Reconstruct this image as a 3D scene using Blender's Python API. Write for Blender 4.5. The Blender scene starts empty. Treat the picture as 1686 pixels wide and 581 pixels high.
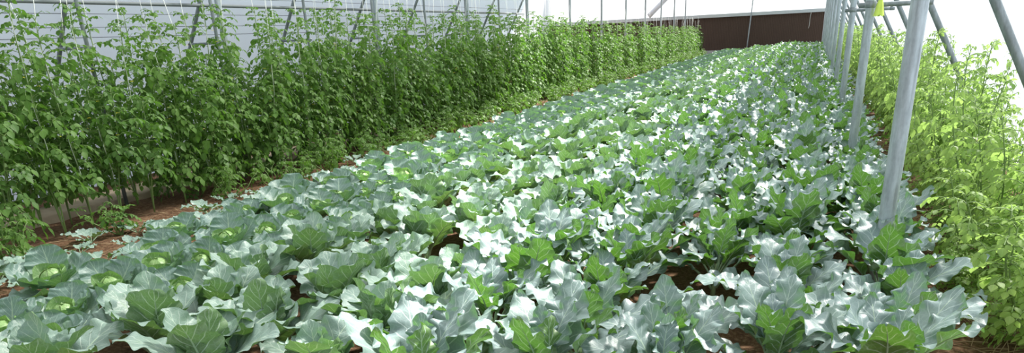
import bpy, math, random
import numpy as np
from mathutils import Matrix, Vector

random.seed(7); RNG = np.random.default_rng(7)
SC = bpy.context.scene
COL = SC.collection
PI = math.pi

# ---------------------------------------------------------------- helpers
def tag(o, label=None, cat=None, group=None, kind=None):
    if label: o['label'] = label
    if cat: o['category'] = cat
    if group: o['group'] = group
    if kind: o['kind'] = kind
    return o

class MB:
    """collects vertices, faces, uvs and material indices for one mesh"""
    def __init__(s):
        s.v = []; s.f = []; s.uv = []; s.m = []
        s.n = 0
    def add(s, verts, faces, uvs=None, mat=0):
        verts = np.asarray(verts, float)
        if uvs is None: uvs = np.zeros((len(verts), 2))
        s.v.append(verts); s.uv.append(np.asarray(uvs, float))
        for f in faces: s.f.append([i + s.n for i in f])
        s.m += [mat] * len(faces)
        s.n += len(verts)
    def merge(s, other, M=None, mat_off=0):
        if not other.n: return
        V = np.concatenate(other.v)
        if M is not None:
            A = np.array(M); V = V @ A[:3, :3].T + A[:3, 3]
        s.v.append(V); s.uv.append(np.concatenate(other.uv))
        for f in other.f: s.f.append([i + s.n for i in f])
        s.m += [k + mat_off for k in other.m]
        s.n += len(V)
    def mesh(s, name, mats, smooth=True):
        me = bpy.data.meshes.new(name)
        V = np.concatenate(s.v); UV = np.concatenate(s.uv)
        me.from_pydata(V.tolist(), [], s.f)
        uvl = me.uv_layers.new(name='UVMap')
        li = np.empty(len(me.loops), dtype=np.int32); me.loops.foreach_get('vertex_index', li)
        uvl.data.foreach_set('uv', UV[li].astype(np.float32).ravel())
        for m in mats: me.materials.append(m)
        me.polygons.foreach_set('material_index', np.array(s.m, dtype=np.int32))
        if smooth: me.polygons.foreach_set('use_smooth', np.ones(len(me.polygons), dtype=bool))
        me.update()
        return me
    def build(s, name, mats, parent=None, smooth=True):
        if not isinstance(mats, (list, tuple)): mats = [mats]
        return link(name, s.mesh(name, mats, smooth), parent)

def link(name, data, parent=None, loc=None, rot=None, scale=None):
    o = bpy.data.objects.new(name, data); COL.objects.link(o)
    if parent is not None: o.parent = parent
    if loc is not None: o.location = loc
    if rot is not None: o.rotation_euler = rot
    if scale is not None: o.scale = (scale,) * 3 if np.isscalar(scale) else scale
    return o

def tube(pts, r, sides=6, cap=True):
    pts = np.asarray(pts, float); n = len(pts)
    rr = np.full(n, r) if np.isscalar(r) else np.asarray(r, float)
    V = []; F = []
    up = np.array([0.13, 0.21, 0.97])
    a_prev = None
    for i in range(n):
        d = pts[min(i + 1, n - 1)] - pts[max(i - 1, 0)]
        d = d / (np.linalg.norm(d) + 1e-9)
        if a_prev is None:
            a = np.cross(d, up)
            if np.linalg.norm(a) < .2: a = np.cross(d, [1, 0, 0])
        else:
            a = a_prev - d * np.dot(a_prev, d)
        a /= np.linalg.norm(a); a_prev = a
        b = np.cross(d, a)
        for k in range(sides):
            t = 2 * PI * k / sides
            V.append(pts[i] + rr[i] * (math.cos(t) * a + math.sin(t) * b))
    for i in range(n - 1):
        for k in range(sides):
            k2 = (k + 1) % sides
            F.append([i * sides + k, i * sides + k2, (i + 1) * sides + k2, (i + 1) * sides + k])
    if cap:
        F.append(list(range(sides))[::-1]); F.append([(n - 1) * sides + k for k in range(sides)])
    return V, F

def lathe(prof, sides=32, center=(0, 0, 0), close=False):
    V = []; F = []
    for (r, z) in prof:
        for k in range(sides):
            t = 2 * PI * k / sides
            V.append((center[0] + r * math.cos(t), center[1] + r * math.sin(t), center[2] + z))
    n = len(prof)
    for i in range(n - 1):
        for k in range(sides):
            k2 = (k + 1) % sides
            F.append([i * sides + k, i * sides + k2, (i + 1) * sides + k2, (i + 1) * sides + k])
    if close:
        F.append(list(range(sides))[::-1]); F.append([(n - 1) * sides + k for k in range(sides)])
    return V, F

def box(x0, x1, y0, y1, z0, z1):
    V = [(x0, y0, z0), (x1, y0, z0), (x1, y1, z0), (x0, y1, z0), (x0, y0, z1), (x1, y0, z1), (x1, y1, z1), (x0, y1, z1)]
    F = [[3, 2, 1, 0], [4, 5, 6, 7], [0, 1, 5, 4], [1, 2, 6, 5], [2, 3, 7, 6], [3, 0, 4, 7]]
    return V, F

ORD = ['first', 'second', 'third', 'fourth', 'fifth', 'sixth', 'seventh', 'eighth', 'ninth', 'tenth', 'eleventh', 'twelfth',
       'thirteenth', 'fourteenth', 'fifteenth', 'sixteenth', 'seventeenth', 'eighteenth', 'nineteenth', 'twentieth',
       'twenty-first', 'twenty-second', 'twenty-third', 'twenty-fourth', 'twenty-fifth', 'twenty-sixth', 'twenty-seventh', 'twenty-eighth']

# ---------------------------------------------------------------- materials
class NT:
    def __init__(s, name):
        s.mat = bpy.data.materials.new(name); s.mat.use_nodes = True
        s.t = s.mat.node_tree; s.t.nodes.clear()
        s.out = s.t.nodes.new('ShaderNodeOutputMaterial')
    def n(s, typ, **kw):
        nd = s.t.nodes.new('ShaderNode' + typ)
        for k, v in kw.items():
            if k in nd.inputs.keys(): s.set(nd, k, v)
            else: setattr(nd, k, v)
        return nd
    def set(s, nd, k, v):
        if isinstance(v, bpy.types.NodeSocket): s.t.links.new(v, nd.inputs[k])
        else: nd.inputs[k].default_value = v
    def math(s, op, a, b=None, c=None):
        nd = s.t.nodes.new('ShaderNodeMath'); nd.operation = op
        for i, v in enumerate((a, b, c)):
            if v is None: continue
            s.set(nd, i, v)
        return nd.outputs[0]
    def mix(s, f, a, b):
        nd = s.t.nodes.new('ShaderNodeMix'); nd.data_type = 'RGBA'
        for i, v in ((0, f), (6, a), (7, b)):
            if isinstance(v, bpy.types.NodeSocket): s.t.links.new(v, nd.inputs[i])
            else: nd.inputs[i].default_value = v if i == 0 else (v if len(v) == 4 else (*v, 1))
        return nd.outputs[2]
    def ramp(s, f, p0, p1):
        nd = s.t.nodes.new('ShaderNodeMapRange'); nd.interpolation_type = 'SMOOTHSTEP'
        s.set(nd, 0, f); nd.inputs[1].default_value = p0; nd.inputs[2].default_value = p1
        return nd.outputs[0]
    def done(s, shader):
        s.t.links.new(shader, s.out.inputs[0]); return s.mat

def c4(c): return (*c, 1.0)

def leaf_material(name, top, under, trans, vein, nveins, slant, trans_amt=.35, rough=.45, spec=.5, heart=None, bump=.25, veinw=.05):
    m = NT(name)
    uv = m.n('UVMap').outputs[0]
    sep = m.n('SeparateXYZ', Vector=uv)
    t = sep.outputs[0]
    u = m.math('ABSOLUTE', m.math('MULTIPLY_ADD', sep.outputs[1], 2.0, -1.0))
    obj = m.n('ObjectInfo'); rnd = obj.outputs['Random']
    # midrib and side veins
    wid = m.math('MULTIPLY_ADD', t, -.045, .065)
    mid = m.math('SUBTRACT', 1.0, m.ramp(m.math('DIVIDE', u, wid), .5, 1.1))
    s = m.math('MULTIPLY_ADD', t, nveins, m.math('MULTIPLY', m.math('POWER', u, .8), -slant))
    d = m.math('ABSOLUTE', m.math('SUBTRACT', m.math('FRACT', s), .5))
    side = m.math('SUBTRACT', 1.0, m.ramp(d, veinw * .4, veinw * 1.6))
    side = m.math('MULTIPLY', side, m.math('SUBTRACT', 1.0, m.ramp(u, .55, 1.0)))
    tc = m.n('TexCoord').outputs['Object']
    vor = m.n('TexVoronoi', feature='DISTANCE_TO_EDGE', Vector=tc, Scale=55.0)
    fine = m.math('SUBTRACT', 1.0, m.ramp(vor.outputs[0], .0, .12))
    veins = m.math('MAXIMUM', mid, m.math('MULTIPLY', side, .75))
    vcol = m.math('MAXIMUM', veins, m.math('MULTIPLY', fine, .12))
    noi = m.n('TexNoise', Vector=tc, Scale=9.0, Detail=3.0)
    base = m.mix(m.ramp(noi.outputs[0], .3, .75), top, tuple(np.array(top) * np.array((1.35, 1.28, 1.22))))
    base = m.mix(m.math('MULTIPLY', rnd, .45), base, tuple(np.array(top) * np.array((1.04, 1.14, .88))))
    if heart is not None:
        base = m.mix(m.math('SUBTRACT', 1.0, m.ramp(t, .12, .62)), base, heart)
    base = m.mix(vcol, base, vein)
    bk = m.n('NewGeometry').outputs['Backfacing']
    ucol = m.mix(vcol, under, vein)
    col = m.mix(bk, base, ucol)
    bmp = m.n('Bump', Strength=bump, Distance=.006, Height=m.math('ADD', m.math('MULTIPLY', veins, -.8), m.math('MULTIPLY', fine, -.3)))
    p = m.n('BsdfPrincipled', **{'Base Color': col, 'Roughness': rough, 'Specular IOR Level': spec, 'Normal': bmp.outputs[0]})
    tr = m.n('BsdfTranslucent', Color=m.mix(m.math('MULTIPLY', vcol, .5), trans, (.5, .62, .2)), Normal=bmp.outputs[0])
    mx = m.n('MixShader'); m.set(mx, 0, trans_amt); m.set(mx, 1, p.outputs[0]); m.set(mx, 2, tr.outputs[0])
    return m.done(mx.outputs[0])

def foliage_material(name, top, under, trans, trans_amt=.4, rough=.5, spec=.4):
    m = NT(name)
    uv = m.n('UVMap').outputs[0]; sep = m.n('SeparateXYZ', Vector=uv)
    u = m.math('ABSOLUTE', m.math('MULTIPLY_ADD', sep.outputs[1], 2.0, -1.0))
    mid = m.math('SUBTRACT', 1.0, m.ramp(u, .03, .16))
    obj = m.n('ObjectInfo'); rnd = obj.outputs['Random']
    tc = m.n('TexCoord').outputs['Object']
    noi = m.n('TexNoise', Vector=tc, Scale=7.0, Detail=2.0)
    base = m.mix(m.ramp(noi.outputs[0], .32, .72), tuple(np.array(top) * .75), tuple(np.array(top) * np.array((1.5, 1.3, 1.1))))
    base = m.mix(m.math('MULTIPLY', rnd, .5), base, tuple(np.array(top) * np.array((1.5, 1.25, .7))))
    base = m.mix(m.math('MULTIPLY', mid, .4), base, tuple(np.array(top) * 2.0))
    col = m.mix(m.n('NewGeometry').outputs['Backfacing'], base, under)
    p = m.n('BsdfPrincipled', **{'Base Color': col, 'Roughness': rough, 'Specular IOR Level': spec})
    tr = m.n('BsdfTranslucent', Color=c4(trans))
    mx = m.n('MixShader'); m.set(mx, 0, trans_amt); m.set(mx, 1, p.outputs[0]); m.set(mx, 2, tr.outputs[0])
    return m.done(mx.outputs[0])

def plain(name, col, rough=.6, metal=0., var=.15, scale=20., spec=.5, bump=0.):
    m = NT(name)
    tc = m.n('TexCoord').outputs['Object']
    noi = m.n('TexNoise', Vector=tc, Scale=scale, Detail=4.0)
    c = m.mix(noi.outputs[0], tuple(np.array(col) * (1 - var)), tuple(np.clip(np.array(col) * (1 + var), 0, 1)))
    kw = {'Base Color': c, 'Roughness': rough, 'Metallic': metal, 'Specular IOR Level': spec}
    if bump:
        kw['Normal'] = m.n('Bump', Strength=bump, Distance=.01, Height=noi.outputs[0]).outputs[0]
    return m.done(m.n('BsdfPrincipled', **kw).outputs[0])

def soil_material(name):
    m = NT(name)
    tc = m.n('TexCoord').outputs['Object']
    a = m.n('TexNoise', Vector=tc, Scale=1.3, Detail=5.0)
    b = m.n('TexNoise', Vector=tc, Scale=38.0, Detail=6.0, Roughness=.7)
    v = m.n('TexVoronoi', Vector=tc, Scale=28.0)
    c = m.mix(m.ramp(a.outputs[0], .35, .7), (.115, .060, .034), (.185, .102, .058))
    c = m.mix(m.ramp(b.outputs[0], .45, .75), c, (.28, .18, .11))
    c = m.mix(m.math('MULTIPLY', m.ramp(b.outputs[0], .5, .3), .8), c, (.055, .027, .015))
    h = m.math('ADD', b.outputs[0], m.math('MULTIPLY', v.outputs[0], .6))
    bm = m.n('Bump', Strength=.8, Distance=.02, Height=h)
    return m.done(m.n('BsdfPrincipled', **{'Base Color': c, 'Roughness': .95, 'Specular IOR Level': .15, 'Normal': bm.outputs[0]}).outputs[0])

def galv_material(name, base=(.40, .45, .48)):
    m = NT(name)
    tc = m.n('TexCoord').outputs['Object']
    mp = m.n('Mapping', Vector=tc, Scale=(9., 9., 1.6))
    a = m.n('TexNoise', Vector=mp.outputs[0], Scale=3.0, Detail=6.0, Roughness=.65)
    b = m.n('TexVoronoi', Vector=tc, Scale=45.0)
    c = m.mix(m.ramp(a.outputs[0], .35, .7), tuple(np.array(base) * .72), tuple(np.array(base) * 1.18))
    c = m.mix(m.math('MULTIPLY', b.outputs[0], .25), c, tuple(np.array(base) * 1.3))
    st = m.n('TexNoise', Vector=m.n('Mapping', Vector=tc, Scale=(30., 30., 2.)).outputs[0], Scale=1.0, Detail=4.0)
    c = m.mix(m.math('MULTIPLY', m.ramp(st.outputs[0], .62, .72), .5), c, (.16, .17, .17))
    bm = m.n('Bump', Strength=.12, Distance=.004, Height=a.outputs[0])
    return m.done(m.n('BsdfPrincipled', **{'Base Color': c, 'Roughness': .42, 'Metallic': .35, 'Normal': bm.outputs[0]}).outputs[0])

def film_material(name, col=(.80, .88, 1.0), trans=(.82, .90, 1.0), amt=.62, clear=0.):
    m = NT(name)
    tc = m.n('TexCoord').outputs['Object']
    n = m.n('TexNoise', Vector=m.n('Mapping', Vector=tc, Scale=(.6, .35, 2.2)).outputs[0], Scale=1.6, Detail=3.0)
    bm = m.n('Bump', Strength=.25, Distance=.03, Height=n.outputs[0])
    d = m.n('BsdfPrincipled', **{'Base Color': c4(col), 'Roughness': .35, 'Specular IOR Level': .4, 'Normal': bm.outputs[0]})
    t = m.n('BsdfTranslucent', Color=c4(trans), Normal=bm.outputs[0])
    mx = m.n('MixShader'); m.set(mx, 0, amt); m.set(mx, 1, d.outputs[0]); m.set(mx, 2, t.outputs[0])
    if clear:
        tp = m.n('BsdfTransparent', Color=(1, 1, 1, 1))
        m2 = m.n('MixShader'); m.set(m2, 0, clear); m.set(m2, 1, mx.outputs[0]); m.set(m2, 2, tp.outputs[0]); mx = m2
    return m.done(mx.outputs[0])

def pad_material(name):
    m = NT(name)
    tc = m.n('TexCoord').outputs['Object']
    w = m.n('TexWave', wave_type='BANDS', bands_direction='X', Vector=tc, Scale=3.3, Distortion=.6, Detail=2.0)
    n = m.n('TexNoise', Vector=m.n('Mapping', Vector=tc, Scale=(3., 3., .5)).outputs[0], Scale=2.0, Detail=5.0)
    f = m.n('TexVoronoi', Vector=tc, Scale=30.0)
    c = m.mix(m.ramp(w.outputs[0], .2, .9), (.085, .055, .043), (.125, .085, .066))
    c = m.mix(m.math('MULTIPLY', n.outputs[0], .5), c, (.16, .115, .09))
    c = m.mix(m.math('MULTIPLY', f.outputs[0], .5), c, (.06, .042, .034))
    return m.done(m.n('BsdfPrincipled', **{'Base Color': c, 'Roughness': .9, 'Specular IOR Level': .2}).outputs[0])

def shade_material(name, pass_amt=.3):
    m = NT(name)
    d = m.n('BsdfDiffuse', Color=(.8, .84, .84, 1))
    t = m.n('BsdfTranslucent', Color=(.8, .86, .86, 1))
    tp = m.n('BsdfTransparent', Color=(1, 1, 1, 1))
    a = m.n('MixShader'); m.set(a, 0, .6); m.set(a, 1, d.outputs[0]); m.set(a, 2, t.outputs[0])
    b = m.n('MixShader'); m.set(b, 0, pass_amt); m.set(b, 1, a.outputs[0]); m.set(b, 2, tp.outputs[0])
    return m.done(b.outputs[0])

M = {}
M['broccoli'] = leaf_material('broccoli_leaf_skin', (.165, .230, .245), (.10, .18, .05), (.13, .34, .03), (.46, .55, .54), 7.0, 1.7, trans_amt=.22, rough=.42, spec=.8, bump=.14)
M['cauliflower'] = leaf_material('cauliflower_leaf_skin', (.215, .305, .280), (.15, .25, .11), (.16, .34, .06), (.54, .64, .56), 7.0, 1.9, trans_amt=.20, rough=.42, spec=.6)
M['cabbage'] = leaf_material('cabbage_leaf_skin', (.155, .235, .230), (.13, .24, .12), (.17, .38, .08), (.46, .58, .50), 6.0, 3.2, trans_amt=.24, rough=.42, spec=.6, heart=(.20, .32, .20), veinw=.035)
M['cabbage_in'] = leaf_material('cabbage_inner_leaf_skin', (.17, .28, .13), (.17, .31, .10), (.2, .42, .06), (.50, .64, .36), 6.0, 3.2, trans_amt=.28, rough=.45, spec=.45, heart=(.22, .37, .11), veinw=.035)
M['head'] = leaf_material('cabbage_head_skin', (.19, .33, .10), (.19, .33, .10), (.3, .5, .08), (.56, .68, .36), 5.0, 3.0, trans_amt=.1, rough=.4, spec=.5)
M['stalk'] = plain('brassica_stalk', (.30, .42, .26), .5, var=.15)
M['stem'] = plain('brassica_stem', (.26, .34, .17), .6, var=.2)
M['tomato'] = foliage_material('tomato_leaf', (.085, .185, .045), (.10, .19, .06), (.14, .32, .03), .36, spec=.25)
M['young'] = foliage_material('pale_tomato_leaf', (.20, .33, .11), (.24, .38, .13), (.46, .68, .16), .52)
M['vine'] = plain('tomato_stem_skin', (.16, .25, .07), .6, var=.25)
M['string'] = plain('white_twine', (.80, .82, .78), .8, var=.05)
M['flower'] = plain('yellow_petals', (.80, .68, .05), .6, var=.1)
M['soil'] = soil_material('red_brown_soil')
M['path'] = plain('tan_hard_path', (.40, .31, .23), .9, var=.3, scale=6., bump=.4)
M['galv'] = galv_material('galvanised_steel')
M['galv_dark'] = galv_material('weathered_steel', (.24, .27, .28))
M['film'] = film_material('white_film')
M['film_e'] = film_material('white_end_film', (.92, .94, .96), (.92, .95, .98))
M['film_r'] = film_material('clear_hazy_film', clear=.48)
M['alu'] = plain('aluminium_trim', (.62, .66, .68), .4, .3, .08)
M['concrete'] = plain('concrete_curb', (.52, .52, .50), .9, var=.2, scale=8.)
M['pad'] = pad_material('cooling_pad_fibre')
M['straw'] = plain('dry_straw', (.42, .30, .17), .85, var=.3)
M['yellow'] = plain('yellow_plastic', (.58, .74, .10), .4, var=.1)
M['wire'] = plain('grey_wire', (.13, .14, .17), .8, 0., .1)
M['dull'] = plain('dull_grey_pipe', (.17, .19, .20), .75, 0., .15)
M['shade'] = shade_material('added_shade_sheet_white')
M['shadow_band'] = plain('pale_blue_shadow_band', (.86, .89, .98), .6, var=.05)

# ---------------------------------------------------------------- leaves
def leaf(kind, L, W, lp, a0, a1, seed, lod=0, cup=.15, ruffle=.012, twist=0., mat_blade=0, mat_stalk=1, bendp=1.3, rad=.006, split=None):
    """one brassica leaf, base at the origin, growing towards +x"""
    r = np.random.default_rng(seed)
    nt, nu = ((52, 8), (24, 6), (9, 4))[lod]
    mb = MB()
    # centre line : petiole then blade
    npet = 5 if lod < 2 else 2
    tot = lp + L
    ss = np.concatenate([np.linspace(0, lp, npet), lp + np.linspace(0, 1, nt + 1)[1:] * L])
    fr = ss / tot
    ang = a0 + (a1 - a0) * fr ** bendp
    pts = np.zeros((len(ss), 2))
    for i in range(1, len(ss)):
        am = .5 * (ang[i] + ang[i - 1]); ds = ss[i] - ss[i - 1]
        pts[i] = pts[i - 1] + ds * np.array([math.cos(am), math.sin(am)])
    side_bend = r.uniform(-.06, .06)
    # blade
    tb = np.linspace(0, 1, nt + 1)
    sb = lp + tb * L
    def P(s):
        return np.stack([np.interp(s, ss, pts[:, 0]), np.interp(s, ss, pts[:, 1])], -1)
    def A(s): return np.interp(s, ss, ang)
    us = np.linspace(-1, 1, nu + 1)
    ph = r.uniform(0, 6.28, 6)
    if kind == 'broccoli':
        env = np.sin(PI * np.clip(tb, 0, 1) ** .78) ** .62
        env = np.where(tb < .35, env * (.55 + .45 * tb / .35), env)
    elif kind == 'cauliflower':
        env = np.sin(PI * np.clip(tb, 0, 1) ** .86) ** .6
        env = np.where(tb < .3, env * (.72 + .28 * tb / .3), env)
    else:
        env = np.sqrt(np.clip(1 - (2 * np.clip(tb, 0, 1) ** .92 - 1) ** 2, 0, 1)) ** .85
    env[0] = max(env[0], .04); env[-1] = .05
    V = []; UV = []
    for i, t in enumerate(tb):
        for j, u in enumerate(us):
            sd = 0 if u < 0 else 1
            au = abs(u)
            w = W * env[i]
            if kind == 'broccoli':
                k = 5.4
                lob = .5 + .5 * math.cos(2 * PI * (k * t + .13 * sd) + ph[sd])
                fine = 1 - 2 * abs(math.sin(PI * 12.0 * t + ph[2 + sd]))
                dep = .20 - .08 * t
                w *= (1 - dep * (1 - lob) ** 1.2 - .034 * fine)
            elif kind == 'cauliflower':
                w *= 1 + .05 * math.sin(2 * PI * 4.3 * t + ph[sd]) + .03 * math.sin(2 * PI * 11 * t + ph[2 + sd])
            else:
                w *= 1 + .02 * math.sin(2 * PI * 2.7 * t + ph[sd])
            s = lp + L * min(1.0, t + (.05 * au * (1 - t)))
            p = P(s); a = A(s)
            n = np.array([-math.sin(a), math.cos(a)])
            rf = ruffle * au ** 2 * (math.sin(2 * PI * (2.9 + sd * .6) * t + ph[4] + sd * 2.) + .42 * math.sin(2 * PI * 6.3 * t + ph[5] + sd))
            rf *= min(1, 4 * t + .2)
            qu = .10 * W * 4 * au * (1 - au) * .5 * math.sin(2 * PI * (7 * t - 1.8 * au ** .8) + 3.1) * (.5 if kind == 'cabbage' else 1)
            off = cup * w * au ** 1.7 * 1.0 + rf + qu * .35
            tw = twist * t
            y = u * w * math.cos(tw); off2 = off + u * w * math.sin(tw)
            q = p + n * off2
            V.append((q[0], y * (1 - .12 * abs(cup) * au) + side_bend * t * t * L, q[1]))
            UV.append((t, .5 + .5 * u))
    F = []
    for i in range(nt):
        for j in range(nu):
            F.append([i * (nu + 1) + j, (i + 1) * (nu + 1) + j, (i + 1) * (nu + 1) + j + 1, i * (nu + 1) + j + 1])
    mb.add(V, F, UV, mat_blade)
    # petiole and midrib
    if lod < 2:
        s2 = np.concatenate([np.linspace(0, lp, npet), lp + L * np.linspace(.12, .86, 7)])
    else:
        s2 = np.array([0, lp + .1 * L])
    q = P(s2); aa = A(s2)
    rr = np.concatenate([np.linspace(rad * 1.3, rad, npet), np.linspace(rad * .85, rad * .15, 7)]) if lod < 2 else np.array([rad, rad * .8])
    q = q - np.stack([-np.sin(aa), np.cos(aa)], -1) * (rr * .55)[:, None]
    tt = np.clip((s2 - lp) / L, 0, 1)
    tv, tf = tube(np.stack([q[:, 0], side_bend * tt * tt * L, q[:, 1]], -1), rr, 6 if lod == 0 else 4)
    if split is not None: split.add(tv, tf); return mb
    mb.add(tv, tf, None, mat_stalk)
    return mb

GA = 2.399963

def proto_broccoli(seed):
    r = np.random.default_rng(seed); leaves = []
    n = 14
    for i in range(n):
        k = i / (n - 1)                       # 0 outer/low, 1 inner/high
        phi = i * GA + r.uniform(-.3, .3)
        L = (.355 - .15 * k ** 1.8) * r.uniform(.9, 1.14); W = L * r.uniform(.25, .31)
        lp = (.15 - .09 * k) * r.uniform(.85, 1.2)
        a0 = math.radians(50 + 32 * k + r.uniform(-8, 10)); a1 = math.radians(-12 + 72 * k + r.uniform(-24, 28))
        z = .05 + .13 * k
        leaves.append((phi, z, dict(kind='broccoli', L=L, W=W, lp=lp, a0=a0, a1=a1, seed=seed * 100 + i, cup=r.uniform(-.12, .25), ruffle=.014 * r.uniform(.7, 1.4), twist=r.uniform(-.4, .4), rad=.0066 - .003 * k)))
    return leaves, .20

def proto_cauliflower(seed):
    r = np.random.default_rng(seed); leaves = []
    n = 12
    for i in range(n):
        k = i / (n - 1)
        phi = i * GA + r.uniform(-.3, .3)
        L = (.375 - .14 * k) * r.uniform(.9, 1.12); W = L * r.uniform(.31, .38)
        lp = (.085 - .05 * k) * r.uniform(.8, 1.2)
        a0 = math.radians(54 + 28 * k + r.uniform(-6, 8)); a1 = math.radians(-14 + 78 * k + r.uniform(-24, 26))
        z = .04 + .09 * k
        leaves.append((phi, z, dict(kind='cauliflower', L=L, W=W, lp=lp, a0=a0, a1=a1, seed=seed * 100 + i, cup=r.uniform(.05, .4), ruffle=.011 * r.uniform(.7, 1.5), twist=r.uniform(-.4, .4), rad=.008 - .003 * k)))
    return leaves, .14

def proto_cabbage(seed):
    r = np.random.default_rng(seed); leaves = []
    n = 9
    for i in range(n):                        # outer leaves: flat to cupped
        k = i / (n - 1)
        phi = i * GA + r.uniform(-.25, .25)
        L = (.215 - .04 * k) * r.uniform(.92, 1.08); W = L * r.uniform(.52, .60)
        a0 = math.radians(12 + 24 * k + r.uniform(-5, 5)); a1 = math.radians(16 + 40 * k + r.uniform(-12, 12))
        leaves.append((phi, .075 + .035 * k, dict(kind='cabbage', L=L, W=W, lp=.03, a0=a0, a1=a1, seed=seed * 100 + i, cup=.16 + .22 * k, ruffle=.010, twist=r.uniform(-.25, .25), rad=.006)))
    m = 4
    for i in range(m):                        # inner leaves wrapped round the head
        k = i / (m - 1)
        phi = (n + i) * GA + r.uniform(-.2, .2)
        L = (.125 - .02 * k) * r.uniform(.95, 1.05); W = L * r.uniform(.56, .62)
        a0 = math.radians(24 + 8 * k); a1 = math.radians(80 + 18 * k + r.uniform(-10, 8))
        leaves.append((phi, .105 + .006 * k, dict(kind='cabbage', L=L, W=W, lp=.012, a0=a0, a1=a1, seed=seed * 100 + 50 + i, cup=.5, ruffle=.003, rad=.004, bendp=1.0, inner=True)))
    return leaves, .11

def leaf_matrix(phi, z, off=.008):
    return Matrix.Translation((off * math.cos(phi), off * math.sin(phi), z)) @ Matrix.Rotation(phi, 4, 'Z')

def head_mesh(seed, lod=0):
    """cabbage head: a ball closed by overlapping leaf caps"""
    r = np.random.default_rng(seed); mb = MB()
    na, nb = (28, 14) if lod == 0 else (12, 7)
    R = .050
    V = []; UV = []
    for i in range(nb + 1):
        th = PI * i / nb
        for j in range(na):
            ph = 2 * PI * j / na
            rr = R * (1 + .03 * math.sin(3 * ph + seed) * math.sin(th))
            V.append((rr * math.sin(th) * math.cos(ph), rr * math.sin(th) * math.sin(ph), .150 + R * .95 * math.cos(th)))
            UV.append((.2 + .6 * i / nb, j / na))
    F = [[i * na + j, (i + 1) * na + j, (i + 1) * na + (j + 1) % na, i * na + (j + 1) % na] for i in range(nb) for j in range(na)]
    mb.add(V, F, UV)
    for c in range(3):                       # wrapper caps with a lifted lip
        p0 = c * 2.1 + r.uniform(0, 1); V = []; UV = []
        na2, nb2 = (12, 8) if lod == 0 else (6, 4)
        for i in range(nb2 + 1):
            t = i / nb2; th = 2.0 - 2.25 * t
            for j in range(na2 + 1):
                u = -1 + 2 * j / na2
                ph = p0 + u * 1.15 * (1 - .25 * t)
                rr = R * (1.05 + .03 * c + .10 * max(0, t - .6) + .07 * u * u)
                s = math.sin(th)
                V.append((rr * s * math.cos(ph), rr * s * math.sin(ph), .150 + rr * math.cos(th)))
                UV.append((t, .5 + .5 * u))
        F = [[i * (na2 + 1) + j, i * (na2 + 1) + j + 1, (i + 1) * (na2 + 1) + j + 1, (i + 1) * (na2 + 1) + j] for i in range(nb2) for j in range(na2)]
        mb.add(V, F, UV)
    return mb

def stem_mesh(h, r):
    mb = MB()
    pts = [(0, 0, -.03), (.002, 0, h * .3), (-.002, .002, h * .7), (0, 0, h)]
    mb.add(*tube(pts, [r * 1.1, r, r * .9, r * .5], 8)); return mb

class Proto:
    """parts of one plant (high detail), plus the whole plant as one mesh at three levels"""
    def __init__(s, kind, seed):
        s.kind = kind; s.parts = []
        leaves, hs = dict(broccoli=proto_broccoli, cauliflower=proto_cauliflower, cabbage=proto_cabbage)[kind](seed)
        whole = [MB(), MB(), MB()]
        for phi, z, kw in leaves:
            kw = dict(kw); inner = kw.pop('inner', False)
            mt = leaf_matrix(phi, z)
            mats = [M['cabbage_in'] if inner else M[kind], M['stalk']]
            sp = MB(); mb = leaf(lod=0, split=sp, **kw)
            s.parts.append(('inner_leaf' if inner else ('outer_leaf' if kind == 'cabbage' else 'leaf'), mb.mesh(kind + '_leaf', mats[:1]), mt, sp.mesh(kind + '_leaf_stalk', mats[1:])))
            for k, l in ((1, 1), (2, 2)):
                lm = leaf(lod=l, **kw)
                if inner: lm.m = [3 if q == 0 else q for q in lm.m]
                whole[k].merge(lm, mt)
        sm = stem_mesh(hs, .014 if kind != 'cabbage' else .018)
        s.parts.append(('stem', sm.mesh(kind + '_stem', [M['stem']]), Matrix.Identity(4), None))
        sm.m = [2] * len(sm.m)
        whole[1].merge(sm); whole[2].merge(sm)
        if kind == 'cabbage':
            hm = head_mesh(seed); s.parts.append(('head', hm.mesh('cabbage_head', [M['head']]), Matrix.Identity(4), None))
            for l in (1, 2):
                hm = head_mesh(seed, 1); hm.m = [4] * len(hm.m); whole[l].merge(hm)
        mats = [M[kind], M['stalk'], M['stem']] + ([M['cabbage_in'], M['head']] if kind == 'cabbage' else [])
        s.far_mb = whole[2]; s.mats = mats
        s.mid = whole[1].mesh(kind + '_plant', mats)
        s.far = whole[2].mesh(kind + '_plant', mats)
    def place(s, x, y, rz, sc, tilt, lod, name, label, cat, group):
        loc = (x, y, 0); rot = (tilt[0], tilt[1], rz)
        if lod == 0:
            root = link(name, None, None, loc, rot, sc)
            root.empty_display_size = .1
            root.rotation_mode = 'ZYX'
            for pn, me, mt, st in s.parts:
                o = link(pn, me, root); o.matrix_local = mt
                if st is not None: link('leaf_stalk', st, o)
        else:
            root = link(name, s.mid if lod == 1 else s.far, None, loc, rot, sc)
        root.rotation_mode = 'ZYX'            # turned about its stem first, then leaning
        return tag(root, label, cat, group)

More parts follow.
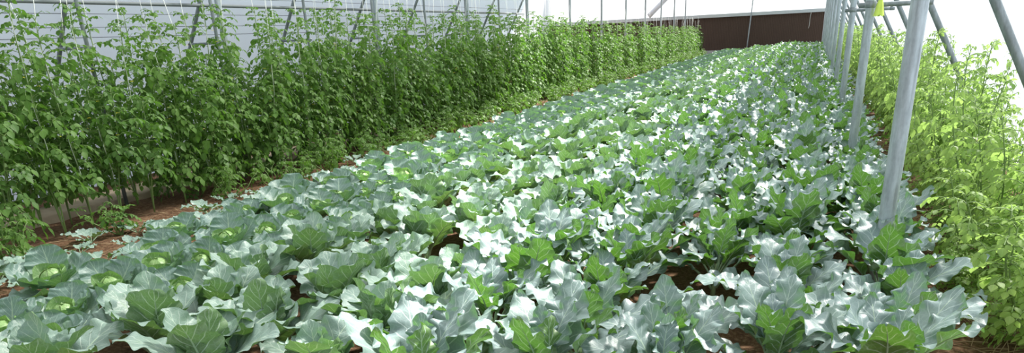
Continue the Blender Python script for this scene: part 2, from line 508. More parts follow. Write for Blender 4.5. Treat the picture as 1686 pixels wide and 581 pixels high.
# ---------------------------------------------------------------- camera (solved from the photograph's vanishing points)
F_PX, W_PX, H_PX, PY = 1266.0, 1686.0, 581.0, 632.0
CAM_H = 1.5
Vd = np.array([1343 - 843., 35 - PY, F_PX]); Vd /= np.linalg.norm(Vd)
Dd = np.array([987 - 843., 3420 - PY, F_PX]); Dd -= Vd * Vd.dot(Dd); Dd /= np.linalg.norm(Dd)
Xd = np.cross(Dd, Vd)
if Xd[0] < 0: Xd = -Xd
RW = np.stack([Xd, Vd, -Dd], 1)               # world -> image axes (x right, y down, z forward)
def project(p):
    c = RW @ (np.array(p, float) - [0, 0, CAM_H])
    return c[0] / c[2] * F_PX + 843, c[1] / c[2] * F_PX + PY, c[2]
cam = bpy.data.cameras.new('camera'); cam.sensor_width = 36; cam.sensor_fit = 'HORIZONTAL'
cam.lens = F_PX / W_PX * 36
cam.shift_y = -(PY - H_PX / 2) / W_PX * -1
cam.clip_end = 300
co = bpy.data.objects.new('camera', cam); COL.objects.link(co)
rot = np.stack([RW[0], -RW[1], -RW[2]], 1)    # camera axes in world
mw = Matrix([list(rot[i]) + [0] for i in range(3)] + [[0, 0, 0, 1]])
mw.translation = (0, 0, CAM_H)
co.matrix_world = mw
SC.camera = co

# ---------------------------------------------------------------- setting
XL, XR = -7.05, .47                            # inner post lines
ZG, SL, ZP = 2.6, .56, 3.4                              # gutter height, outward slope of the slanted legs
Y0, YE = -2.0, 52.0
FR = [4.82 + 2.03 * k for k in range(-1, 24)]  # frames along the house
def leg_x(z, side): return (XL - SL * (ZG - z)) if side < 0 else (XR + SL * (ZG - z))

# floor: gently lumpy soil
gx = np.concatenate([np.arange(-16, -9.6, .4), np.arange(-9.6, 2.31, .1)]); gy = np.concatenate([np.arange(Y0, 14, .1), np.arange(14, YE + 1.01, .25)])
GX, GY = np.meshgrid(gx, gy)
GZ = np.zeros_like(GX)
rr = np.random.default_rng(3)
for k in range(40):
    fx, fy = rr.normal(0, 7, 2); GZ += .0022 * np.sin(fx * GX + fy * GY + rr.uniform(0, 6.28))
GZ -= .012 + .02 * np.exp(-((GX + 5.4) / .4) ** 2) + .025 * np.exp(-((GX - 1.05) / .18) ** 2)
mb = MB(); nx = len(gx)
mb.add(np.stack([GX.ravel(), GY.ravel(), GZ.ravel()], 1),
       [[j * nx + i, j * nx + i + 1, (j + 1) * nx + i + 1, (j + 1) * nx + i] for j in range(len(gy) - 1) for i in range(nx - 1)])
tag(mb.build('floor', M['soil']), kind='structure')

# hard tan path behind the first tomato bed
mb = MB()
ys = np.linspace(Y0, YE - .6, 120); sec = [(-7.68, -.05), (-7.66, .06), (-7.60, .075), (-7.18, .07), (-7.12, .055), (-7.10, -.05)]
V = []; F = []
for j, y in enumerate(ys):
    for (x, z) in sec: V.append((x + rr.normal(0, .008), y, z + rr.normal(0, .004)))
for j in range(len(ys) - 1):
    for i in range(len(sec) - 1): F.append([j * 6 + i, j * 6 + i + 1, j * 6 + 7 + i, j * 6 + 6 + i][::-1])
mb.add(V, F); tag(mb.build('path', M['path']), kind='structure')

# film walls
def film_wall(name, side, mat, y0, y1):
    mb = MB(); V = []; F = []
    ys = np.linspace(y0, y1, 110); zs = np.linspace(0, ZG, 10)
    r = np.random.default_rng(5 if side < 0 else 6)
    for y in ys:
        bulge = .03 * abs(math.sin(PI * (y - 4.82) / 2.03))
        for z in zs:
            V.append((leg_x(z, side) + side * ((.10 if side < 0 else .22) + bulge * math.sin(PI * z / ZG)), y, z - .04))
    n = len(zs)
    for j in range(len(ys) - 1):
        for i in range(n - 1): F.append([j * n + i, j * n + i + 1, (j + 1) * n + i + 1, (j + 1) * n + i])
    mb.add(V, F)
    return tag(mb.build(name, mat), kind='structure')
YM = 21.6                                      # the left film stops here and the house opens to the next span
film_wall('wall_left', -1, M['film'], Y0, YM)
film_wall('wall_right', 1, M['film_r'], Y0, YE)

mb = MB(); mb.add([(-16, YM, -.05), (-8.6, YM, -.05), (leg_x(ZG, -1) - .15, YM, ZG), (-16, YM, ZG)], [[0, 1, 2, 3]])
tag(mb.build('wall_left_return', M['film_e'], smooth=False), kind='structure')
mb = MB(); mb.add([(-16, YM, -.05), (-16, YE + .2, -.05), (-16, YE + .2, 5), (-16, YM, 5)], [[0, 1, 2, 3]])
tag(mb.build('wall_left_far', M['film_e'], smooth=False), kind='structure')
for nm, x, ye in (('wall_left_upper', XL - .10, YM), ('wall_right_upper', XR + .10, YE)):
    mb = MB(); mb.add([(x, Y0, ZG - .03), (x, ye, ZG - .03), (x, ye, ZP), (x, Y0, ZP)], [[0, 1, 2, 3]])
    tag(mb.build(nm, M['film'] if nm == 'wall_left_upper' else M['film_r'], smooth=False), kind='structure')
# end wall: curb, cooling pad, gutter trim, film gable above
mb = MB(); mb.add(*box(-16, 2.0, YE - .02, YE + .25, -.05, .17)); tag(mb.build('baseboard_end', M['concrete'], smooth=False), kind='structure')
mb = MB()
xs = np.arange(-16, .44, .03); V = []; F = []
for i, x in enumerate(xs):
    yy = YE + .02 + (.012 if i % 2 else 0)
    V += [(x, yy, .17), (x, yy, 2.0), (x, YE + .14, .17), (x, YE + .14, 2.0)]
for i in range(len(xs) - 1):
    F.append([4 * i, 4 * i + 4, 4 * i + 5, 4 * i + 1]); F.append([4 * i + 2, 4 * i + 3, 4 * i + 7, 4 * i + 6])
mb.add(V, F); tag(mb.build('wall_end', M['pad'], smooth=False), kind='structure')
mb = MB(); mb.add(*box(-16, .46, YE - .10, YE + .18, 2.0, 2.09)); mb.add(*box(-16, .46, YE - .14, YE - .10, 1.98, 2.13)); mb.add(*box(-16, .46, YE - .10, YE + .18, 2.13, 2.16))
tag(mb.build('trim_end', M['alu'], smooth=False), kind='structure')
mb = MB()
mb.add([(-16, YE + .2, 2.1), (2.0, YE + .2, 2.1), (2.0, YE + .2, 5.0), (-16, YE + .2, 5.0)], [[0, 1, 2, 3]])
tag(mb.build('wall_end_gable', M['film_e'], smooth=False), kind='structure')
mb = MB(); mb.add([(.5, YE + .1, -.05), (2.1, YE + .1, -.05), (2.1, YE + .1, 2.65), (.5, YE + .1, 2.65)], [[0, 1, 2, 3]])
tag(mb.build('wall_end_aisle', M['film_e'], smooth=False), kind='structure')

# ---------------------------------------------------------------- steelwork
def pipe(name, a, b, r, mat, label, cat, group=None, ring=None, sides=20, flange=False):
    mb = MB(); a = np.array(a, float); b = np.array(b, float)
    n = 6
    mb.add(*tube([a + (b - a) * k / n for k in range(n + 1)], r, sides))
    o = mb.build(name, mat)
    tag(o, label, cat, group)
    if ring:
        for f in ring:
            m2 = MB(); p = a + (b - a) * f; d = (b - a) / np.linalg.norm(b - a)
            m2.add(*tube([p - d * .03, p - d * .028, p + d * .028, p + d * .03], [r * 1.02, r * 1.14, r * 1.14, r * 1.02], sides))
            m2.build('clamp', M['galv_dark'], o)
    return o

for k, y in enumerate([4.62 + 4.06 * k for k in range(12)]):
    nm = ('thick galvanised steel post nearest the camera, standing in the broccoli' if k == 0 else
          'galvanised steel post in the right-hand row, %s from the camera' % ORD[k])
    z0 = -.05
    zc = 1.62
    pipe('post', (XR, y, z0), (XR, y, ZP), .042, M['galv'], nm, 'post', 'row of posts between broccoli and the right aisle',
         ring=[(zc - z0) / (ZP - z0)] if k in (1, 2) else None, sides=28)
for k, y in enumerate([4.82 + 4.04 * k for k in range(12)]):
    if k == 0: continue
    pipe('post', (XL, y, -.05), (XL, y, ZP), .038, M['galv'],
         'steel post rising behind the left tomatoes, %s from the left edge of the photo' % ORD[k - 1], 'post', 'row of posts among the left tomatoes')
q = 0
for k, y in enumerate(FR):
    if y < 6 or y > 21.5: continue
    pipe('thin_post', (XL, y - .16, -.05), (XL, y - .16, ZP), .021, M['galv_dark'],
         'thin upright pipe beside a slanted leg behind the left tomatoes, %s from the left' % ORD[q], 'post', 'thin uprights along the left film', sides=12)
    z1 = -.04
    pipe('slanted_leg', (leg_x(z1, -1), y, z1), (leg_x(ZG - .02, -1), y, ZG - .02), .024, M['galv_dark'],
         'slanted steel leg against the left film wall, %s from the left' % ORD[q], 'frame leg', 'slanted legs along the left film', sides=12)
    if q < 6:
        pipe('brace', (XL - .01, y - .06, 1.60), (leg_x(1.60, -1) + .02, y - .06, 1.60), .016, M['galv_dark'],
             'short level brace to the %s slanted leg from the left, behind tomatoes' % ORD[q], 'brace', 'braces on the left side', sides=10)
    q += 1
q = 0
for k, y in enumerate([3.0 + 3.11 * k for k in range(15)]):
    pipe('slanted_leg', (leg_x(-.04, 1), y, -.04), (leg_x(ZG - .02, 1), y, ZG - .02), .030, M['galv_dark'],
         ('slanted steel leg of the right film wall, %s from the camera' % ORD[q]), 'frame leg', 'slanted legs along the right film', sides=16)
    q += 1
for k in (1, 2):
    y = 4.62 + 4.06 * k
    o = pipe('brace', (XR - .10, y + .07, 1.615), (leg_x(1.615, 1) - .03, y + .07, 1.615), .022, M['galv_dark'],
         'level pipe brace from the %s right-hand post to the slanted leg' % ORD[k], 'brace', 'braces on the right side', ring=[.97], sides=14)
pipe('purlin', (leg_x(2.04, -1) + .045, Y0 + .3, 2.04), (leg_x(2.04, -1) + .045, YM - .1, 2.04), .020, M['dull'],
     'long level pipe running along the upper part of left film wall', 'pipe', sides=10)
for z, nm in ((1.93, 'upper'), (1.80, 'middle'), (1.70, 'lowest'), (2.12, 'topmost')):
    pipe('wire', (leg_x(z, -1) + .01, Y0 + .3, z), (leg_x(z, -1) + .01, YM - .1, z + .02), .0035, M['wire'],
         '%s thin grey wire strung along the left film wall' % nm, 'wire', sides=5)
for side, x, nm in ((-1, XL, 'left'), (1, XR, 'right')):
    mb = MB(); mb.add(*tube([(x, Y0 + .2, ZP), (x, 25, ZP), (x, YE - .2, ZP)], .025, 12))
    tag(mb.build('top_rail', M['galv']), 'long steel top rail carried on top of the %s row of posts' % nm, 'beam')
pipe('end_post', (-3.72, YE - .22, -.05), (-3.50, YE - .22, 3.6), .035, M['galv'], 'lone thin post in front of the brown cooling pad', 'post', sides=12)
pipe('strut_shadow_band', (-9.62, YE - .2, 2.25), (-8.2, YE - .2, 3.5), .15, M['shadow_band'], 'pale lavender diagonal shadow band of a strut above the brown cooling pad', 'shadow band', sides=12)  # pale solid band standing in for a strut's shadow on the gable film
# loose string on the pad
pts = [(-.27 - .02 * math.sin(k * .7) - .012 * k, YE - .15, 2.03 - .11 * k) for k in range(9)]
mb = MB(); mb.add(*tube(pts, .012, 6)); tag(mb.build('loose_string', M['string']), 'loose white string dangling in front of the brown pad near the posts', 'string')

# yellow trap hanging by the right-hand posts
tr = link('insect_trap', None, None, (.545, 8.6, 1.52))
tag(tr, 'small yellow-green plastic insect trap hanging beside the right-hand posts', 'insect trap')
mb = MB(); V = []; F = []
prof = [(.008, .215), (.012, .20), (.014, .15), (.026, .10), (.036, .04), (.045, 0.)]
nn = 30
for i, (r_, z) in enumerate(prof):
    for k in range(nn):
        t = 2 * PI * k / nn; fl = 1 + .16 * (i / 5) * math.sin(5 * t)
        V.append((r_ * fl * math.cos(t), r_ * fl * math.sin(t), z - .008 * (i == 5) * math.sin(5 * t)))
for i in range(len(prof) - 1):
    for k in range(nn): F.append([i * nn + k, i * nn + (k + 1) % nn, (i + 1) * nn + (k + 1) % nn, (i + 1) * nn + k])
mb.add(V, F); mb.build('skirt', M['yellow'], tr)
mb = MB(); mb.add(*tube([(0, 0, .21), (.005, 0, .6), (-.05, .0, 1.085)], .003, 6)); mb.build('hanger_string', M['string'], tr)

# ---------------------------------------------------------------- brassica beds
NV = 7
PROT = {k: [Proto(k, 11 + 17 * i + {'cabbage': 0, 'cauliflower': 3, 'broccoli': 5}[k]) for i in range(NV)] for k in ('cabbage', 'cauliflower', 'broccoli')}
YLAST = 49.0
rp = np.random.default_rng(21)
plants = []                                    # kind, row, x, y
CABB = [(-3.95, 2.77), (-3.93, 3.12), (-4.03, 3.56), (-4.0, 3.97), (-3.93, 4.28), (-4.03, 4.72), (-3.97, 5.08), (-4.08, 5.58), (-4.02, 5.95), (-4.07, 6.34), (-4.02, 6.7), (-4.06, 7.12), (-3.98, 7.5)]
CABA = [(-4.57, 3.62), (-4.38, 4.36), (-4.7, 4.90), (-4.46, 5.24), (-4.68, 5.72), (-4.45, 6.02), (-4.73, 6.56), (-4.6, 7.1)]
def run(kind, row, x, y0, step, jx=.05, jy=.05):
    y = y0
    while y < YLAST:
        plants.append((kind, row, x + rp.normal(0, jx), y + rp.normal(0, jy))); y += step
for (x, y) in CABA: plants.append(('cabbage', 0, x, y))
run('cabbage', 0, -4.58, 7.55, .45)
for (x, y) in CABB: plants.append(('cabbage', 1, x, y))
run('cabbage', 1, -4.05, 7.92, .45)
run('cabbage', 2, -3.46, 2.72, .46)
ROWS_CF = [-2.92, -2.38, -1.84]
for i, x in enumerate(ROWS_CF): run('cauliflower', i, x, 2.28 + .2 * i, .46)
ROWS_BR = [-1.36, -.90, -.44, .02, .47]
for i, x in enumerate(ROWS_BR): run('broccoli', i, x, 2.48 + .17 * (i % 2) + .14 * i, .46)
# the bare patches of the photograph
def bare(x, y): return (abs(x + .44) < .23 and 3.45 < y < 4.5)
plants = [p for p in plants if not (p[0] == 'broccoli' and bare(p[2], p[3]))]
ROWNAME = {('cabbage', 0): 'outer row beside the tomato aisle', ('cabbage', 1): 'middle cabbage row', ('cabbage', 2): 'cabbage row beside the cauliflower',
           ('cauliflower', 0): 'cauliflower row beside the cabbages', ('cauliflower', 1): 'middle cauliflower row', ('cauliflower', 2): 'row beside the broccoli',
           ('broccoli', 0): 'row beside the cauliflower', ('broccoli', 1): 'second broccoli row from the left', ('broccoli', 2): 'centre broccoli row',
           ('broccoli', 3): 'row just left of the posts', ('broccoli', 4): 'row just right of the posts'}
LOOK = {'cabbage': 'blue-green cabbage', 'cauliflower': 'broad-leaved cauliflower', 'broccoli': 'ruffled broccoli plant'}
for kind in ('cabbage', 'cauliflower', 'broccoli'):
    ps = []
    for p in plants:
        if p[0] != kind: continue
        u, v, zc = project((p[2], p[3], .28))
        if zc < 1 or u < -110 or u > 1800 or v > 720: continue
        ps.append((zc, p))
    ps.sort(key=lambda a: a[0])
    rank = {}
    far = MB(); far_n = 0
    for idx, (zc, p) in enumerate(ps):
        _, row, x, y = p
        n = rank.get(row, 0); rank[row] = n + 1
        pr = PROT[kind][int(rp.integers(NV))]
        sc = rp.uniform(.88, 1.14); rz = rp.uniform(0, 2 * PI); tilt = rp.normal(0, .06, 2)
        if kind == 'cabbage':
            sc *= 1.18
            tilt = (tilt[0] + .22, tilt[1] + .08)
        if kind == 'cauliflower': sc *= 1.07
        if kind == 'broccoli': sc *= 1.1 if row < 4 else 1.03
        if idx < 300:
            lod = 0 if zc < 7.2 else (1 if zc < 15 else 2)
            if n < 24:
                label = '%s, %s from the front in the %s' % (LOOK[kind], ORD[n], ROWNAME[(kind, row)])
                grp = kind + ' plants in the bed'
            else:
                label = 'distant %s beyond the twenty-fourth in the %s' % (LOOK[kind].split(' ', 1)[1], ROWNAME[(kind, row)])
                grp = 'distant plants of the ' + ROWNAME[(kind, row)]
            pr.place(x, y, rz, sc, tilt, lod, kind + ('_plant' if kind != 'cabbage' else ''), label, kind, grp)
        else:
            mt = Matrix.Translation((x, y, 0)) @ Matrix.Rotation(rz, 4, 'Z') @ Matrix.Scale(sc, 4)
            far.merge(pr.far_mb, mt); far_n += 1
    if far_n:
        tag(far.build(kind + '_foliage', PROT[kind][0].mats), 'mass of %s leaves at the far end of the bed' % kind, kind, kind='stuff')

# ---------------------------------------------------------------- tomatoes
LT = np.array([(0, 0, 0)] + [(t, s * w, z) for t, w, z in ((.14, .30, .03), (.36, .50, .07), (.62, .36, .05), (.84, .17, .0)) for s in (-1, 0, 1)] + [(1.06, 0, -.08)], float)
LT[[2, 5, 8, 11], 2] -= np.array([.02, .06, .06, .03])
# teeth: push the widest points forward
LT[[4, 6], 0] += .06; LT[[7, 9], 0] += .07; LT[[10, 12], 0] += .05
LF = [[0, 2, 1], [0, 3, 2]] + [[1 + 3 * k + j, 2 + 3 * k + j, 5 + 3 * k + j, 4 + 3 * k + j] for k in range(3) for j in (0, 1)] + [[10, 11, 13], [11, 12, 13]]
LF = [f[::-1] for f in LF]
LUV = np.stack([np.clip(LT[:, 0], 0, 1), .5 + LT[:, 1]], 1)
LUV[[1, 4, 7, 10], 1] = 0; LUV[[3, 6, 9, 12], 1] = 1

def leaflet(mb, o, d, nrm, size, wid=1.0):
    d = d / np.linalg.norm(d); y = np.cross(nrm, d); y /= np.linalg.norm(y) + 1e-9; n = np.cross(d, y)
    B = np.stack([d * size, y * size * wid, n * size])
    mb.add(LT @ B + o, LF, LUV, 0)

def compound_leaf(mb, r, o, phi, elev, length, lf, pairs=3, droop=1.6, wid=1.0):
    """rachis with paired leaflets and one at the tip"""
    p = np.array(o, float); a = elev; n = pairs * 2 + 1
    pts = [p.copy()]; ds = length / n
    h = np.array([math.cos(phi), math.sin(phi), 0.]); side = np.array([-math.sin(phi), math.cos(phi), 0.])
    for i in range(n):
        d = h * math.cos(a) + np.array([0, 0, math.sin(a)])
        p = p + d * ds; pts.append(p.copy())
        a -= droop / n
        nrm = np.array([0, 0, math.cos(a)]) - h * math.sin(a)
        if i >= 1 and i < n - 1 or i == 1:
            if i % 2 == 1 or r.random() < .45:
                for s in (-1, 1):
                    dd = side * s * .85 + d * .5 + np.array([0, 0, -.55 - .4 * r.random()]) + r.normal(0, .18, 3)
                    leaflet(mb, p + side * s * .006, dd, nrm + r.normal(0, .3, 3), lf * r.uniform(.7, 1.1) * (1 if i % 2 else .6), wid * r.uniform(.85, 1.1))
    leaflet(mb, p, d + np.array([0, 0, -.5]) + r.normal(0, .15, 3), nrm, lf * r.uniform(1.0, 1.3), wid)
    V, F = tube(pts[::2] if len(pts) > 4 else pts, [.0028] * len(pts[::2] if len(pts) > 4 else pts), 4, cap=False)
    mb.add(V, F, None, 1)

def tomato(seed, h, spread, nstem, mats, lf=.075, low=.18, leaflen=.26, density=1.0, string=True, bush=False, wid=.82):
    """returns meshes: stem, foliage, string, flowers"""
    r = np.random.default_rng(seed)
    st = MB(); fo = MB(); sg = MB(); fl = MB()
    for k in range(nstem):
        a = r.uniform(0, 6.28); hh = h * (r.uniform(.9, 1.05) if k == 0 else r.uniform(.55, .9))
        nseg = 12
        lean = r.normal(0, .05 if not bush else .14, 2) + np.array([math.cos(a), math.sin(a)]) * spread * (.3 if k else .05)
        pts = []
        for i in range(nseg + 1):
            t = i / nseg
            wob = .03 * np.array([math.sin(5 * t + a), math.cos(6 * t + a)])
            xy = lean * t ** (.7 if bush else 1.2) + wob * t
            pts.append((xy[0], xy[1], -.03 + (hh + .03) * t))
        pts = np.array(pts)
        st.add(*tube(pts, np.linspace(.008, .0035, nseg + 1), 6))
        z = low * r.uniform(.7, 1.2) + (.0 if k == 0 else .08)
        i = 0
        while z < hh:
            t = z / hh
            x = np.interp(z, pts[:, 2], pts[:, 0]); y = np.interp(z, pts[:, 2], pts[:, 1])
            phi = i * 2.4 + r.uniform(-.5, .5)
            ll = leaflen * r.uniform(.75, 1.15) * (1.0 if t < .8 else 1.0 - .45 * (t - .8) / .2)
            el = math.radians(r.uniform(5, 40) + (25 if t > .85 else 0))
            compound_leaf(fo, r, (x, y, z), phi, el, ll, lf * (1.0 if t < .85 else .75) * r.uniform(.85, 1.15), droop=r.uniform(1.0, 2.1), wid=wid)
            if r.random() < .10 and t > .4:
                o = np.array([x, y, z]) + .10 * np.array([math.cos(phi + 1), math.sin(phi + 1), .1])
                for q in range(5):
                    dd = np.array([math.cos(q * 1.257), math.sin(q * 1.257), -.2]); leaflet(fl, o, dd, np.array([0, 0, 1.]), .02, .7)
            z += (.062 / density) * r.uniform(.7, 1.3); i += 1
        for q in range(3):
            compound_leaf(fo, r, pts[-1], r.uniform(0, 6.28), math.radians(r.uniform(40, 75)), leaflen * .5, lf * .6, pairs=2, wid=wid)
        if string and k == 0:
            top = np.array([pts[-1][0] + r.normal(0, .05), pts[-1][1] + r.normal(0, .05), 2.45])
            P2 = [pts[j] + np.array([.012 * math.cos(j * 2.), .012 * math.sin(j * 2.), 0]) for j in range(1, nseg + 1, 2)] + [top]
            sg.add(*tube(P2, .0028, 4))
    return [('stem', st.mesh('tomato_stem', [M['vine']])), ('foliage', fo.mesh('tomato_foliage', mats))] + \
           ([('support_string', sg.mesh('tomato_string', [M['string']]))] if string else []) + \
           ([('flowers', fl.mesh('tomato_flowers', [M['flower']]))] if fl.n else [])

def place_tomato(parts, x, y, rz, sc, name, label, group):
    root = link(name, None, None, (x, y, 0), (0, 0, rz), sc)
    root.empty_display_size = .1
    for pn, me in parts: link(pn, me, root)
    return tag(root, label, 'tomato plant', group)

NT_ = 7
TL = [tomato(200 + i, 1.88 + .05 * (i % 3), .45, 3, [M['tomato'], M['vine']], lf=.062, low=.12, leaflen=.27, density=1.55) for i in range(NT_)]
TN = [tomato(250 + i, 1.88 + .05 * (i % 3), .40, 3, [M['tomato'], M['vine']], lf=.062, low=.42, leaflen=.26, density=1.6) for i in range(4)]
TS = [tomato(300 + i, 1.25, .30, 3, [M['tomato'], M['vine']], lf=.062, low=.10, density=1.2, string=False) for i in range(4)]
def squash(parts):
    for pn, me in parts:                       # growth on the film side is pressed flat against the film
        n = len(me.vertices); co_ = np.empty(n * 3, dtype=np.float32); me.vertices.foreach_get('co', co_)
        co_ = co_.reshape(-1, 3); co_[:, 0] = np.where(co_[:, 0] > .05, .05 + (co_[:, 0] - .05) * .45, co_[:, 0]); me.vertices.foreach_set('co', co_.ravel()); me.update()
    return parts
TR = [tomato(400 + i, 1.10 + .05 * (i % 3), .40, 5, [M['young'], M['vine']], lf=.050, low=.05, leaflen=.19, density=1.75, string=False, bush=True, wid=.72) for i in range(10)]
TR = [squash([q for q in p if q[0] != 'flowers']) for p in TR]
rt = np.random.default_rng(77)
rows = [(-6.36, 'front tomato row', TL, 3.9, .42, 1.0), (-6.78, 'tomato row just behind the front one', TL, 4.4, .46, 1.0), (-7.72, 'low row along the left film', TS, 5.0, .55, 1.0)]
for x, nm, T, y0, st, s0 in rows:
    y = y0; n = 0
    while y < 50.0 + (0 if x > -6.5 else -1):
        xx = x + rt.normal(0, .05); yy = y + rt.normal(0, .06)
        u, v, zc = project((xx, yy, 1.6 if T is TL else .7))
        if u > -150:
            far = y > 17
            if (x < -7 and y > 20) or (-7 < x < -6.6 and y > 26): break     # nothing of them shows
            lab = ('tall tomato plant, %s from the left in the %s' if T is TL else 'short tomato plant, %s from the left in the %s') % (ORD[min(n, 27)], nm)
            if n >= 24: lab = 'distant tomato plant beyond the twenty-fourth in the ' + nm
            tall = 1.0 if yy < 20 else max(.80, 1.0 - (yy - 20) * .009)
            TT = TN if (T is TL and yy < 10.5 and rt.random() < .75) else T
            place_tomato(TT[int(rt.integers(len(TT)))], xx, yy, rt.uniform(0, 6.28), (s0, s0, s0 * tall * rt.uniform(.93, 1.05)), 'tomato_plant', lab, nm if n < 24 else 'distant plants of the ' + nm)
            n += 1
        y += st
y = 3.95; n = 0
while y < 50:
    xx = 1.23 + rt.normal(0, .06); yy = y + rt.normal(0, .06)
    lab = 'pale sunlit tomato bush in the right-hand row, %s from the camera' % ORD[min(n, 27)]
    if n >= 24: lab = 'distant pale tomato bush beyond the twenty-fourth of the right-hand row'
    hs = .70 + .42 * min(1, max(0, (yy - 4.5) / 2.5))
    place_tomato(TR[int(rt.integers(10))], xx, yy, rt.uniform(-.4, .4), (1.0, 1.0, hs * rt.uniform(.93, 1.06)), 'tomato_bush', lab, 'pale tomato row along the right film')
    y += .36; n += 1

# ---------------------------------------------------------------- litter on the ground
def straw(name, boxes, count, label, seed):
    r = np.random.default_rng(seed); mb = MB()
    for k in range(count):
        x0, x1, y0, y1 = boxes[int(r.integers(len(boxes)))]
        x = r.uniform(x0, x1); y = y0 + (y1 - y0) * r.random() ** 1.6; a = r.uniform(0, 6.28); L = r.uniform(.03, .16)
        d = np.array([math.cos(a), math.sin(a), 0]) * L
        p = np.array([x, y, .004 + r.uniform(0, .012)]) - [0, 0, .02]
        mb.add(*tube([p - d, p + [0, 0, .012], p + d], .0022, 3))
    tag(mb.build(name, M['straw']), label, 'straw', kind='stuff')
straw('straw', [(-6.3, -4.8, 3.2, 20), (.85, 1.25, 3.5, 14)], 1500, 'scattered dry straw and stalks on the soil of both aisles', 5)

WE = [tomato(700 + i, .34, .35, 6, [M['tomato'], M['vine']], lf=.05, low=.03, leaflen=.16, density=1.4, string=False, bush=True, wid=.7) for i in range(5)]
y = 4.0; n = 0; rw = np.random.default_rng(31)
while y < 50:
    x = -5.95 + rw.normal(0, .10); keep = y > 8 or rw.random() < .45
    if keep:
        o = place_tomato([p for p in WE[int(rw.integers(5))] if p[0] != 'flowers'], x, y, rw.uniform(0, 6.28), (1, 1, rw.uniform(.6, 1.15)), 'weed_clump',
                     'low green weed clump, %s from the left at the foot of the tomatoes' % ORD[n] if n < 22 else 'distant low weed clump at the foot of the tomatoes, beyond the twenty-second', 'weeds at the foot of the tomatoes')
        o['category'] = 'weed'; n += 1
    y += .36 + .012 * max(0, y - 10)
# young brassica weeds between cabbages and tomatoes
mini = []
for i in range(4):
    mb = MB(); r = np.random.default_rng(900 + i)
    for k in range(6):
        mb.merge(leaf('cauliflower', r.uniform(.10, .15), r.uniform(.04, .055), .05, math.radians(r.uniform(25, 60)), math.radians(r.uniform(-25, 10)), 900 + 10 * i + k, 1, ruffle=.006, rad=.003), leaf_matrix(k * GA, .01))
    mini.append(mb.mesh('seedling', [M['cauliflower'], M['stalk']]))
spots = [(-5.3, 3.55), (-5.15, 3.85), (-5.45, 4.2), (-5.65, 4.75), (-5.35, 5.0), (-5.75, 5.5), (-5.3, 5.9), (-5.6, 6.3), (-5.85, 6.9), (-5.4, 7.4), (-5.7, 8.0), (-5.5, 8.8), (-5.8, 9.6), (-5.5, 10.5), (-5.05, 3.3), (-5.6, 3.95), (-5.85, 4.45), (-5.1, 4.45), (-5.9, 5.1), (-5.2, 5.45), (-5.55, 5.85), (-5.2, 6.7), (-5.6, 7.2), (-5.25, 8.2)]
spots.sort(key=lambda p: project((p[0], p[1], 0))[0])
for k, (x, y) in enumerate(spots):
    nm_ = ORD[k] + ' from the left'
    o = link('brassica_seedling', mini[k % 4], None, (x, y, -.01), (0, 0, k * 1.3), .95 + .3 * (k % 3))
    tag(o, 'small self-sown brassica seedling in the tomato aisle, ' + nm_, 'seedling', 'seedlings in the tomato aisle')
SH = tomato(555, 1.24, .05, 1, [M['young'], M['vine']], lf=.05, low=.86, leaflen=.17, density=.9, string=False, wid=.75)
o = place_tomato([q for q in SH if q[0] != 'flowers'], 1.06, 5.75, .4, 1.0, 'tomato_bush', 'tall bare-stemmed tomato shoot rising above the pale bushes near the right edge', None)
o.rotation_euler = (0, .06, .4)
for k, (x, y) in enumerate([(1.02, 4.35), (.98, 4.75), (1.0, 5.25), (1.03, 5.9), (1.05, 6.6), (1.06, 7.5)]):
    o = place_tomato(TR[k], x, y, k * 1.1, (.62, .62, .26 + .05 * (k % 3)), 'tomato_seedling',
                     'low pale green clump on the right aisle edge, %s from the camera' % ORD[k], 'low clumps on the right aisle')
    o['category'] = 'seedling'
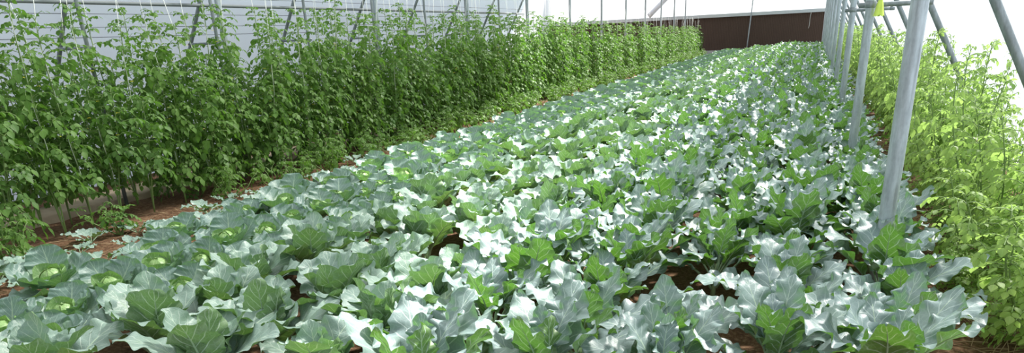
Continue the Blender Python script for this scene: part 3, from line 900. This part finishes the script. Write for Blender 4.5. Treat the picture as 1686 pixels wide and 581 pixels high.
# dry stalks lying about
for k, (x, y, a, L, nm) in enumerate([(-5.0, 4.55, .9, .55, 'dry pruned stalk lying beside the nearest outer cabbages'), (-5.25, 6.5, 1.2, .6, 'dry stalk lying across the tomato aisle further back'),
                                      (1.02, 6.1, 1.9, .40, 'dry stick lying on the right aisle soil behind the nearest post'), (1.10, 5.35, 2.2, .35, 'bent dry stick on right aisle soil beside the pale bushes')]):
    d = np.array([math.cos(a), math.sin(a), 0]) * L / 2; p = np.array([x, y, .0])
    mb = MB(); mb.add(*tube([p - d, p - d * .3 + [.02, 0, .025], p + d * .4 + [-.02, 0, .02], p + d], [.008, .009, .007, .004], 7))
    tag(mb.build('dry_stalk', M['straw']), nm, 'stalk')

# ---------------------------------------------------------------- light
w = bpy.data.worlds.new('world'); SC.world = w; w.use_nodes = True
bg = w.node_tree.nodes['Background']; bg.inputs[0].default_value = (.86, .93, 1.0, 1); bg.inputs[1].default_value = 0.7
sun = bpy.data.lights.new('sun', 'SUN'); sun.energy = 13.5; sun.angle = math.radians(5); sun.color = (1.0, .97, .90)
so = bpy.data.objects.new('sun', sun); COL.objects.link(so)
AZ, EL = math.radians(34), math.radians(50)    # azimuth from +y towards +x
sd = Vector((math.sin(AZ) * math.cos(EL), math.cos(AZ) * math.cos(EL), math.sin(EL)))
so.rotation_euler = sd.to_track_quat('Z', 'Y').to_euler()

# unseen sheet, added to shade the near left beds and the left tomatoes
ZS = 3.4
def shadow_src(x, y, zt): k = (ZS - zt) / sd.z; return (x + sd.x * k, y + sd.y * k)
mb = MB()
poly = [(-9.2, -1.5, .4), (-1.9, -1.5, .4), (-1.9, 3.4, .4), (-3.0, 6.0, .4), (-5.2, 8.5, .4), (-5.8, 16.0, .5), (-7.0, 18.5, 1.0), (-9.2, 20.0, .4)]
P2 = [shadow_src(*p) for p in poly]
nseg = 1
V = [(x, y, ZS) for x, y in P2]
mb.add(V, [list(range(len(V)))])
tag(mb.build('added_shade_sheet', M['shade'], smooth=False), kind='structure')

SC.view_settings.view_transform = 'Standard'; SC.view_settings.look = 'None'
SC.view_settings.exposure = 0.0; SC.view_settings.gamma = 1.0; SC.view_settings.use_curve_mapping = False
SC.cycles.use_denoising = True
SC.cycles.max_bounces = 8; SC.cycles.transparent_max_bounces = 16; SC.cycles.diffuse_bounces = 4; SC.cycles.transmission_bounces = 6
